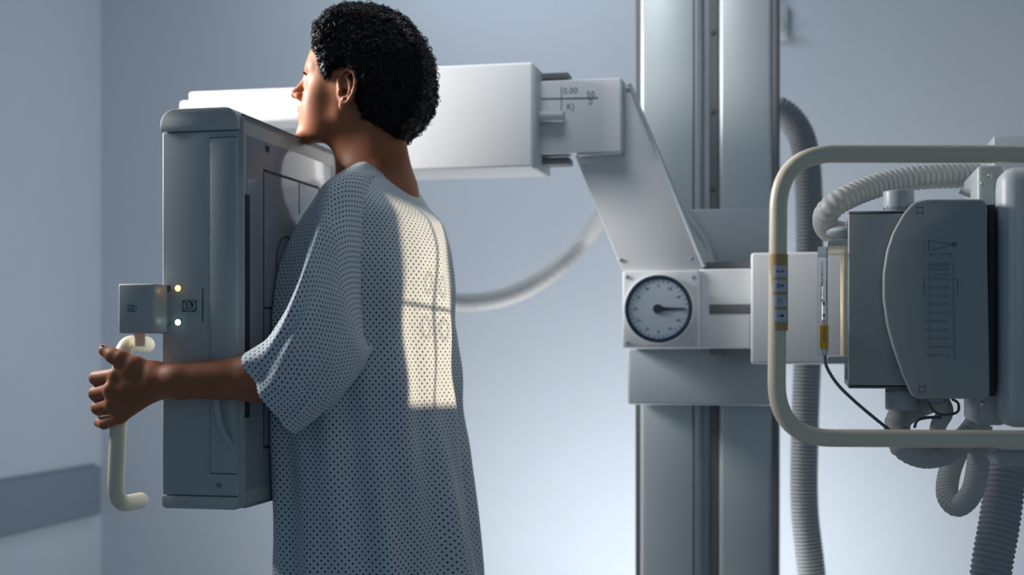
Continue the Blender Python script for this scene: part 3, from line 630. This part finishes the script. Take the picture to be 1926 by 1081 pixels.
# head
B.ell(H(-.010, 0, .046), (.094, .073, .082), HR, .02)
B.ell(H(.042, 0, .040), (.047, .059, .058), HR, .03)
B.ell(H(.040, 0, -.012), (.046, .053, .060), HR, .03)
for s_ in (-1, 1):
    B.cone(H(.004, s_*.042, -.050), H(.074, s_*.012, -.084), .016, .014, .028)
    B.ell(H(.052, s_*.036, -.016), (.024, .020, .022), HR, .02)
    B.cone(H(.082, s_*.006, .036), H(.068, s_*.042, .036), .009, .009, .014)
    B.ell(H(.045, s_*.030, -.044), (.034, .024, .034), HR, .03)
    B.cone(H(.000, s_*.045, -.040), H(.004, s_*.052, -.005), .014, .012, .03)
B.ell(H(.034, 0, -.072), (.042, .038, .018), HR, .02)
B.ell(H(.080, 0, -.084), (.0145, .018, .0145), HR, .014)
B.ell(H(.080, 0, -.046), (.0165, .027, .026), HR, .012)
B.cone(H(.083, 0, .030), H(.1085, 0, -.010), .0065, .0078, .010)
B.ell(H(.1105, 0, -.0125), (.0078, .0085, .0075), HR, .006)
for s_ in (-1, 1): B.ell(H(.098, s_*.0115, -.0165), (.010, .0062, .0075), HR, .005)
for s_ in (-1, 1):
    B.ell(H(.094, s_*.033, .016), (.019, .018, .0115), HR, .014, 's')
    B.ell(H(.071, s_*.033, .016), (.0135, .0150, .0130), HR, .005)
    B.ell(H(.086, s_*.034, .0150), (.010, .0125, .0042), HR, .003, 's')
    B.ell(H(.1015, s_*.0066, -.0235), (.0048, .0032, .0042), HR, .003, 's')
for s_ in (-1, 1):
    B.cone(H(.0965, 0, -.0390), H(.086, s_*.021, -.0435), .0045, .0026, .005)
    B.cone(H(.0945, 0, -.0560), H(.085, s_*.019, -.0495), .0052, .0028, .005)
    B.cone(H(.1020, 0, -.0475), H(.088, s_*.022, -.0460), .0026, .0012, .002, 's')
# ears
for s_ in (-1, 1):
    def E(f, l, u): return H(f*.93-.004, s_*(.066+l), u*1.06-.002)
    B.ell(E(.000, .004, -.002), (.0155, .0042, .027), HR, .004)
    hel = [(.014, .004, .002), (.017, .006, .014), (.012, .009, .027), (-.001, .012, .034), (-.013, .014, .028), (-.019, .015, .014), (-.018, .014, -.002), (-.013, .012, -.015), (-.006, .010, -.024)]
    for a_, b_ in zip(hel[:-1], hel[1:]): B.cone(E(*a_), E(*b_), .0034, .0034, .003)
    B.ell(E(.002, .008, -.0285), (.0078, .0040, .0095), HR, .005)
    ant = [(.003, .009, .021), (-.007, .010, .012), (-.0095, .010, 0), (-.006, .010, -.012), (.002, .009, -.017)]
    for a_, b_ in zip(ant[:-1], ant[1:]): B.cone(E(*a_), E(*b_), .0028, .0028, .003)
    B.cone(E(.003, .009, .021), E(-.004, .010, .027), .0024, .0022, .003)
    B.ell(E(.012, .008, -.008), (.0040, .0030, .0048), HR, .003)
    B.ell(E(.002, .010, -.003), (.0070, .0055, .0100), HR, .003, 's')
    B.ell(E(.004, .004, -.004), (.0040, .009, .0045), HR, .002, 's')
# neck, shoulders, torso
NB = np.array(W(722, 352, YM+.01)); skull = H(-.035, 0, -.005)
B.cone(skull, NB, .050, .057, .022); B.cone(H(.008, 0, -.045), NB+np.array([-.015, 0, -.005]), .044, .052, .022)
TR = HF(4, 0); TO = np.array(W(693, 600, YM)); TO[2] = 0
def Tt(f, l, z): return TO+np.array([f, l, 0])@TR+np.array([0, 0, z])
SH = np.array(W(664, 392, 2.36)); EL = np.array(W(588, 708, 2.14)); WR = np.array(W(306, 716, 2.118))
MIR = lambda p, c=2.46: np.array([p[0], 2*c-p[1], p[2]])
def mir_arm(p): c = 2.46 if p[1] > 2.25 else 2.46-(2.46-2.395)*min(1, (2.25-p[1])/.15); return MIR(p, c)
for q, tz in ((lambda p: np.array(p, float), 1), (lambda p: mir_arm(np.array(p, float)), -1)):
    B.cone(NB+np.array([.01, -.03*tz, .005]), q(SH)+np.array([.0, .01*tz, -.005]), .034, .030, .02)
    B.cone(q(SH), q(EL), .037, .035, .02)
    mid = EL*.62+WR*.38
    B.cone(q(EL), q(mid), .036, .0375, .012); B.cone(q(mid), q(WR+np.array([.03, 0, 0])), .0375, .0285, .012)
    B.cone(q(WR+np.array([.03, 0, 0])), q(WR+np.array([-.01, 0, 0])), .0283, .0275, .012)
B.ell(Tt(.0, 0, 1.20), (.095, .155, .15), TR, .06); B.ell(Tt(0, 0, 1.03), (.09, .13, .16), TR, .06); B.ell(Tt(-.01, 0, .88), (.105, .165, .13), TR, .06)
for s_ in (-1, 1):
    B.ell(Tt(.065, s_*.075, 1.17), (.05, .055, .055), TR, .03)
    B.cone(Tt(-.01, s_*.085, .84), Tt(0, s_*.09, .47), .080, .054, .03); B.cone(Tt(0, s_*.09, .47), Tt(-.02, s_*.09, .09), .053, .036, .02)
    B.cone(Tt(-.04, s_*.09, .035), Tt(.12, s_*.10, .022), .030, .022, .02)
# hands closed round the grab bars
def hand(q):
    def Pq(px, py, Y): return q(np.array(W(px, py, Y+.075)))
    c = lambda a_, b_, r1, r2, k=.006: B.cone(Pq(*a_), Pq(*b_), r1, r2, k)
    yk = 2.041
    kn = [(220, 705, yk), (209, 733, yk-.002), (212, 760, yk), (226, 784, yk+.003)]
    wr = [(290, 704, 2.048), (292, 712, 2.048), (292, 722, 2.05), (290, 732, 2.052)]
    for a_, b_, r_ in zip(wr, kn, (.0155, .0155, .0150, .0135)): c(a_, b_, .0175, r_*.80, .014)
    B.cone(Pq(250, 722, 2.049), Pq(232, 742, 2.046), .021, .015, .012)
    B.cone(Pq(295, 716, 2.05), Pq(255, 732, 2.048), .026, .020, .014)
    fg = [[(220, 705, yk), (181, 711, 2.060), (184, 716, 2.082), (205, 718, 2.100), .0122, .0120, .0108, .0096],
          [(209, 733, yk), (180, 740, 2.060), (182, 744, 2.084), (206, 745, 2.100), .0122, .0120, .0110, .0098],
          [(212, 760, yk), (184, 767, 2.060), (186, 770, 2.083), (208, 769, 2.098), .0118, .0113, .0104, .0092],
          [(226, 784, yk+.003), (196, 797, 2.056), (187, 794, 2.076), (205, 790, 2.094), .0106, .0092, .0086, .0078]]
    for a_, b_, c_, d_, r0, r1, r2, r3 in fg: c(a_, b_, r0, r1, .0035); c(b_, c_, r1, r2, .0025); c(c_, d_, r2, r3, .0025)
    th_ = [(286, 706, 2.046), (254, 690, 2.038), (228, 675, 2.036), (213, 669, 2.037), (196, 659, 2.040)]
    for (a_, b_, r1, r2, k) in ((th_[0], th_[1], .019, .0158, .014), (th_[1], th_[2], .0158, .0128, .012), (th_[2], th_[3], .0125, .0120, .009), (th_[3], th_[4], .0120, .0095, .006)): c(a_, b_, r1, r2, k)
    c((252, 694, 2.040), (226, 705, 2.043), .014, .010, .010)
    c(kn[0], kn[1], .009, .009, .008); c(kn[1], kn[2], .009, .009, .008); c(kn[2], kn[3], .009, .009, .008)
hand(lambda p: p); hand(lambda p: MIR(p, 2.395))
me, vp, F = B.mesh('person_body', (-1.32, 1.93, -.02), (-.52, 3.02, 1.72), .0021)
at = me.attributes.new('lips', 'FLOAT', 'POINT')
Lc = (vp-HO)@HR.T
lipd = np.minimum(np.abs(Lc[:, 2]+.040+.010*np.abs(Lc[:, 1])*10*.3)/.0050, np.abs(Lc[:, 2]+.0545-.25*np.abs(Lc[:, 1]))/.0052)
msk = np.clip(1.6-lipd*1.2, 0, 1)*np.clip((.021-np.abs(Lc[:, 1]))/.003, 0, 1)*np.clip((Lc[:, 0]-.084)/.003, 0, 1)*(np.abs(Lc[:, 2]+.047) < .016)
at.data.foreach_set('value', msk.astype(np.float32))
per = empty('person', (TO[0], TO[1], 0), 'person with short curly black hair, dotted hospital gown, chin resting on the detector', 'person')
body = link('body', me, 'skin', per)
# face parts
for s_ in (-1, 1):
    e = MB().ball(H(.0700, s_*.033, .016), .0128).build('eye', 'eye', per); c = H(.0700, s_*.033, .016); MB().ball(H(.0765, s_*.034, .0165), .0071, n=20).build('iris', 'iris', e)
    g = MB()
    for i in range(46):
        t = i/45; l = .014+.036*t; base = H(.0925-.020*t-.004*(1-t)+rng.normal(0, .0006), s_*l, .0365+.005*math.sin(t*2.6)+rng.normal(0, .0012)); tip = base+np.array([-.001, .007, .0012])@HR
        g.tube([base, base+np.array([-.0025, s_*.004, .0014])@HR, base+np.array([-.006, s_*.008, .0004])@HR], [.0006, .0005, .0002], 4)
    g.build('eyebrow', 'brow', per)
    g = MB()
    for i in range(16):
        t = i/15; base = H(.0835-.006*abs(t-.4)*2, s_*(.022+.022*t), .0195+.001*math.sin(t*3)); g.tube([base, base+np.array([.005, s_*.001, .0012])@HR, base+np.array([.0085, s_*.002, .0046])@HR], [.0006, .0005, .0002], 4)
    g.build('eyelashes', 'hair', per)
MB().ball(H(.0865, 0, -.0475), (.006, .016, .0042)).build('teeth', 'teeth', per)
nl = np.array(W(196, 657, 2.115)); n1 = np.array(W(206, 661, 2.115)); dv = U(nl-n1)
g = MB(); g.ball((0, 0, 0), (.0062, .0050, .0016), n=20); g.bm.transform(Matrix.Translation(nl+np.array([-.0008, -.0018, .0066])) @ Vector(dv).to_track_quat('X', 'Z').to_matrix().to_4x4()); g.build('thumb_nail', 'nail', per)
# ---------------- hair: silhouette seen from the side, drawn over the skull
pol = [(606, 80), (608, 62), (618, 44), (630, 28), (650, 16), (672, 10), (700, 11), (728, 17), (752, 32), (772, 48), (788, 68), (798, 90), (805, 118), (808, 145), (808, 175), (804, 200), (795, 222), (780, 240), (766, 254), (757, 264), (745, 258), (730, 250), (708, 242), (692, 234), (684, 215), (680, 190), (676, 165), (668, 146), (655, 140), (645, 150), (638, 164), (626, 164), (620, 148), (617, 128), (610, 112), (606, 96)]
def side2(p): v = np.array(W(p[0], p[1], YM)); d = (v-HO)@HR.T; return d[0], d[2]
PL = np.array([side2(p) for p in pol])
def poly_sd(P, V_):
    d = np.full(len(P), 1e9); s = np.ones(len(P)); n = len(V_)
    for i in range(n):
        a_, b_ = V_[i], V_[i-1]; e = b_-a_; w_ = P-a_; t = np.clip(w_@e/(e@e), 0, 1); q = w_-t[:, None]*e; d = np.minimum(d, (q**2).sum(1))
        c1 = P[:, 1] >= a_[1]; c2 = P[:, 1] < b_[1]; c3 = e[0]*w_[:, 1] > e[1]*w_[:, 0]; al = c1 & c2 & c3; no = ~c1 & ~c2 & ~c3; s = np.where(al | no, -s, s)
    return s*np.sqrt(d)
HS_ = SDF(); HS_.ell(H(-.018, 0, .040), (.118, .092, .108), HR, .02); HS_.ell(H(-.045, 0, .030), (.100, .094, .105), HR, .02); HS_.ell(H(-.045, 0, -.035), (.058, .068, .070), HR, .02)
sk = SDF(); sk.p = [q for q in B.p[:3]]
def hpost(P, D):
    L = (P-HO)@HR.T; LL = L[:, [0, 2]].copy(); LL[:, 0] += .16*(L[:, 1]-.07)*0
    d2 = poly_sd(LL, PL); lat = np.abs(L[:, 1])-np.interp(L[:, 2], [-.1, -.05, .02, .08, .14, .17], [.050, .062, .083, .088, .066, .03])
    k = .022; h = np.clip(.5-.5*(d2-lat)/k, 0, 1); d = lat*h+d2*(1-h)+k*h*(1-h)
    f, v, u = L[:, 0]*260, L[:, 1]*260, L[:, 2]*260
    nz = np.sin(f+1.7*np.sin(u*.7))*np.sin(u+1.3*np.sin(v*.8))*np.sin(v+f*.35)+.6*np.sin(2.1*f+v)*np.sin(1.9*u-v*1.3)
    return d-.0022*nz+.001
HS_.p = [('e', HO+np.array([-.02, 0, .04])@HR, np.array([.20, .14, .20]), HR, 0, .02, 'u')]
hm, hv, hF = HS_.mesh('hair', HO-.22, HO+.22, .003, hpost)
hair = link('hair', hm, 'hair', per)
# curls
nrm = np.zeros_like(hv); tri = hv[hF]; fn = np.cross(tri[:, 2]-tri[:, 0], tri[:, 3]-tri[:, 1]); np.add.at(nrm, hF.ravel(), np.repeat(fn, 4, 0)); nrm /= np.linalg.norm(nrm, axis=1)[:, None]+1e-12
Lh = (hv-HO)@HR.T; ok = np.where((sk.ev(hv) > -.004))[0]; NC = 6500; pick = rng.choice(ok, NC); vs = []; fs = []; off = 0
K = 15; ring_n = 3
for i in pick:
    n_ = nrm[i]; p = hv[i]-n_*.003; a_ = rng.normal(size=3); a_ = U(a_+n_*.2-n_*(a_@n_)*.35); b_ = U(np.cross(a_, n_ if abs(n_@a_) < .9 else [0, 0, 1])); c_ = np.cross(a_, b_)
    rc = rng.uniform(.0030, .0065); t = np.linspace(0, rng.uniform(1.0, 1.7)*2*np.pi, K)+rng.uniform(0, 6)
    cen = p+n_*rng.uniform(-.002, .0035)+(rng.random() < .12)*rng.uniform(0, .006); pts = cen+rc*(np.cos(t)[:, None]*b_+np.sin(t)[:, None]*c_)+np.linspace(-.5, .5, K)[:, None]*a_*rng.uniform(.003, .008)
    Tn = np.gradient(pts, axis=0); Tn /= np.linalg.norm(Tn, axis=1)[:, None]; r1 = np.cross(Tn, a_); r1 /= np.linalg.norm(r1, axis=1)[:, None]+1e-9; r2 = np.cross(Tn, r1)
    wr_ = .0009*np.sin(np.linspace(.35, 2.9, K)); ang = np.arange(ring_n)/ring_n*2*np.pi
    v = pts[:, None]+wr_[:, None, None]*(np.cos(ang)[None, :, None]*r1[:, None]+np.sin(ang)[None, :, None]*r2[:, None]); vs.append(v.reshape(-1, 3))
    k, j = np.meshgrid(np.arange(K-1), np.arange(ring_n), indexing='ij'); k = k.ravel(); j = j.ravel(); j2 = (j+1) % ring_n
    fs.append(np.stack([k*ring_n+j, k*ring_n+j2, (k+1)*ring_n+j2, (k+1)*ring_n+j], 1)+off); off += K*ring_n
cv = np.concatenate(vs); cf = np.concatenate(fs); cm = bpy.data.meshes.new('curls')
cm.vertices.add(len(cv)); cm.vertices.foreach_set('co', cv.ravel()); cm.loops.add(cf.size); cm.loops.foreach_set('vertex_index', cf.ravel().astype(np.int32)); cm.polygons.add(len(cf)); cm.polygons.foreach_set('loop_start', np.arange(0, cf.size, 4, dtype=np.int32)); cm.polygons.foreach_set('loop_total', np.full(len(cf), 4, np.int32)); cm.update(calc_edges=True)
curls = link('curls', cm, 'hair', hair); curls['kind'] = 'stuff'
# ---------------- gown
def hermite(x, xs, ys): # smooth interpolation (pchip)
    xs = np.asarray(xs, float); ys = np.asarray(ys, float); h = np.diff(xs); dl = np.diff(ys)/h; m = np.zeros(len(xs)); m[0] = dl[0]; m[-1] = dl[-1]
    for i in range(1, len(xs)-1): m[i] = 0 if dl[i-1]*dl[i] <= 0 else 2*dl[i-1]*dl[i]/(dl[i-1]+dl[i])
    i = np.clip(np.searchsorted(xs, x)-1, 0, len(xs)-2); t = (x-xs[i])/h[i]
    return (2*t**3-3*t**2+1)*ys[i]+(t**3-2*t**2+t)*h[i]*m[i]+(-2*t**3+3*t**2)*ys[i+1]+(t**3-t**2)*h[i]*m[i+1]
tab = [(315, 655, 776, .074), (322, 645, 788, .095), (335, 630, 799, .125), (352, 612, 808, .155), (375, 600, 822, .175), (410, 580, 838, .186), (460, 552, 850, .195), (530, 522, 857, .205), (600, 514, 861, .212), (680, 513, 866, .215), (760, 513, 872, .22), (850, 513, 882, .225), (950, 513, 894, .23), (1081, 513, 909, .24), (1300, 510, 930, .25)]
tb = np.array(tab[::-1], float); NL, NA = 210, 260
pys = np.linspace(1300, 315, NL); xL = np.interp(pys, *(tb[::-1, 0], tb[::-1, 1])) ; xs_ = tb[::-1, 0]
xL = hermite(pys, xs_, tb[::-1, 1]); xR = hermite(pys, xs_, tb[::-1, 2]); BB = hermite(pys, xs_, tb[::-1, 3])
th_ = np.linspace(0, 2*np.pi, NA, endpoint=False); GV = np.zeros((NL, NA, 3))
for i in range(NL):
    pl, prr, b_ = xL[i], xR[i], BB[i]
    ym = YM
    L0 = np.array(W(pl, pys[i], ym)); R0 = np.array(W(prr, pys[i], ym)); cc = (L0+R0)/2; ray = U([cc[0], cc[1], 0]); rp = np.array([ray[1], -ray[0], 0])
    hh = (R0-L0)@rp/2; cF = abs(TR[0]@rp); cL = abs(TR[1]@rp); A_ = math.sqrt(max((hh**2-(b_*cL)**2), (.055)**2))/cF
    f_ = np.cos(th_); l_ = np.sin(th_); z = cc[2]
    hgt = z; amp = np.interp(hgt, [.6, 1.0, 1.15, 1.25, 1.35], [.0100, .0055, .0035, .002, 0])
    fold = amp*(np.sin(9*th_+1.2*np.sin(hgt*5)+.6)+.6*np.sin(17*th_-2+hgt*7)+.5*np.sin(5*th_+hgt*9))
    fold += .0035*np.interp(hgt, [.8, .95, 1.2, 1.3], [0, 1, .7, 0])*np.sin(hgt*34+6*np.sin(th_-.5)+np.sin(3*th_))
    tilt = np.interp(pys[i], [315, 352, 410, 470], [1, .75, .2, 0])
    dz = -tilt*(.052*np.clip(-f_, 0, 1)**1.3+.020*np.clip(f_, 0, 1)**2)
    e = cc+((A_+fold)*f_)[:, None]*TR[0]+((b_+fold)*l_)[:, None]*TR[1]; e[:, 2] = z+dz
    GV[i] = e
lim = XF+.004
m_ = GV[..., 0] < lim; GV[..., 0] = np.where(m_, lim+.002*np.sin(GV[..., 2]*40+GV[..., 1]*60)*0, GV[..., 0])
seg = np.linalg.norm(np.diff(GV, axis=0), axis=2).mean(1); vv = np.r_[0, np.cumsum(seg)]
verts = []; faces = []; uvs = []
def add_grid(G, uu, vv2, close, rot45=False):
    o = sum(len(x) for x in verts); n0, n1 = G.shape[:2]; verts.append(G.reshape(-1, 3))
    for i in range(n0-1):
        for j in range(n1 if close else n1-1):
            j2 = (j+1) % n1; faces.append((o+i*n1+j, o+i*n1+j2, o+(i+1)*n1+j2, o+(i+1)*n1+j))
            for (a_, b_) in ((i, j), (i, j+1), (i+1, j+1), (i+1, j)):
                u_ = uu[a_][b_ % n1] if b_ < n1 else uu[a_][0]+(uu[a_][-1]-uu[a_][0])*n1/(n1-1); v_ = vv2[a_]
                uvs.append(((u_-v_)*.7071, (u_+v_)*.7071) if rot45 else (u_, v_))
tor_u = np.tile(th_*.205, (NL, 1)); add_grid(GV, tor_u, vv, True, True); ntor = len(faces)
# sleeves
st = [  # top(px,py), bottom(px,py), Y centre, half thickness, arm-hole first
 ((714, 352), (704, 640), 2.40, .055), ((702, 326), (702, 652), 2.335, .072), ((668, 322), (699, 652), 2.285, .078), ((634, 338), (695, 655), 2.25, .078), ((612, 380), (688, 672), 2.225, .076), ((598, 440), (674, 700), 2.20, .076),
 ((580, 505), (655, 728), 2.175, .078), ((556, 575), (628, 757), 2.155, .086), ((522, 632), (592, 788), 2.142, .080), ((470, 662), (556, 815), 2.135, .058)]
S_ = np.array([[a_[0], a_[1], b_[0], b_[1], y_, t_] for a_, b_, y_, t_ in st]); ts = np.linspace(0, 1, len(S_)); NS, NR = 120, 110; tq = np.linspace(0, 1, NS)
SS = np.stack([np.interp(tq, ts, S_[:, k]) for k in range(6)], 1)
for _ in range(14): SS[1:-1] = .25*SS[:-2]+.5*SS[1:-1]+.25*SS[2:]
def sleeve(mirror):
    G = np.zeros((NS, NR, 3)); ph = np.linspace(0, 2*np.pi, NR, endpoint=False)
    for i in range(NS):
        tx, ty, bx_, by, yy, t_ = SS[i]; tp = np.array(W(tx, ty, yy)); bp = np.array(W(bx_, by, yy)); c = (tp+bp)/2; mj = (tp-bp)/2; ax_ = np.array([0, -1., 0]); s = tq[i]
        cu = np.cos(ph); su = np.sin(ph); pr_ = np.sign(su)*np.abs(su)**(.7+.55*s**2*(cu < 0))
        fold = np.clip(s*1.6-.1, 0, 1)*(.006*np.sin(ph*3+s*5+.4)+.0045*np.sin(ph*5-s*7)+.0035*np.sin(ph*9+s*11)+.0025*np.sin(ph*13-s*6))
        dd = cu*1.0                      # long diagonal crease from shoulder to cuff top
        cr = .015*np.exp(-((dd-(.72-.35*(1-s)))/.13)**2)*np.clip((s-.25)*3, 0, 1)-.005*np.exp(-((dd-(.42-.3*(1-s)))/.16)**2)*np.clip((s-.25)*3, 0, 1)
        cr += -.003*np.exp(-((dd+.25-.5*s)/.12)**2)*np.clip((s-.4)*3, 0, 1)
        nr = t_*pr_+(fold+cr)*np.sign(su)*np.abs(su)**.5
        G[i] = c+cu[:, None]*mj+nr[:, None]*ax_
        G[i][:, 0] -= .050*np.clip(s*2-1, 0, 1)*np.clip(-su, 0, 1)*np.clip(.35-cu, 0, 1)   # inner cuff edge swings forward
    # hem turned inside gives the cloth its thickness
    if mirror: G[..., 1] = 2*YM-G[..., 1]
    q = np.linalg.norm(np.diff(G, axis=0), axis=2).mean(1); v_ = np.r_[0, np.cumsum(q)]
    per_ = np.zeros((NS, NR)); 
    for i in range(NS): per_[i] = np.r_[0, np.cumsum(np.linalg.norm(np.diff(G[i], axis=0), axis=1))]; 
    per_ -= per_[:, [NR//4]]
    add_grid(G, per_, v_, True)
sleeve(False); sleeve(True)
gv = np.concatenate(verts); gm = bpy.data.meshes.new('hospital_gown'); gm.from_pydata([tuple(v) for v in gv], [], faces)
ul = gm.uv_layers.new(name='UVMap'); ul.data.foreach_set('uv', np.array(uvs, np.float32).ravel())
gown = link('hospital_gown', gm, 'gown', per)
sm = gown.modifiers.new('cloth', 'SOLIDIFY'); sm.thickness = .0016; sm.offset = 0
# seam and hem bindings
def binding(name, pts, r, close=False):
    pts = [tuple(p) for p in pts]; pts = pts+[pts[0]] if close else pts; return MB().tube(pts, r, 8).build(name, 'gownhem', gown)
M['gownhem'] = mat('gown_binding', (.56, .62, .68), .85)
binding('neck_binding', GV[-1][::4], .0019, True)
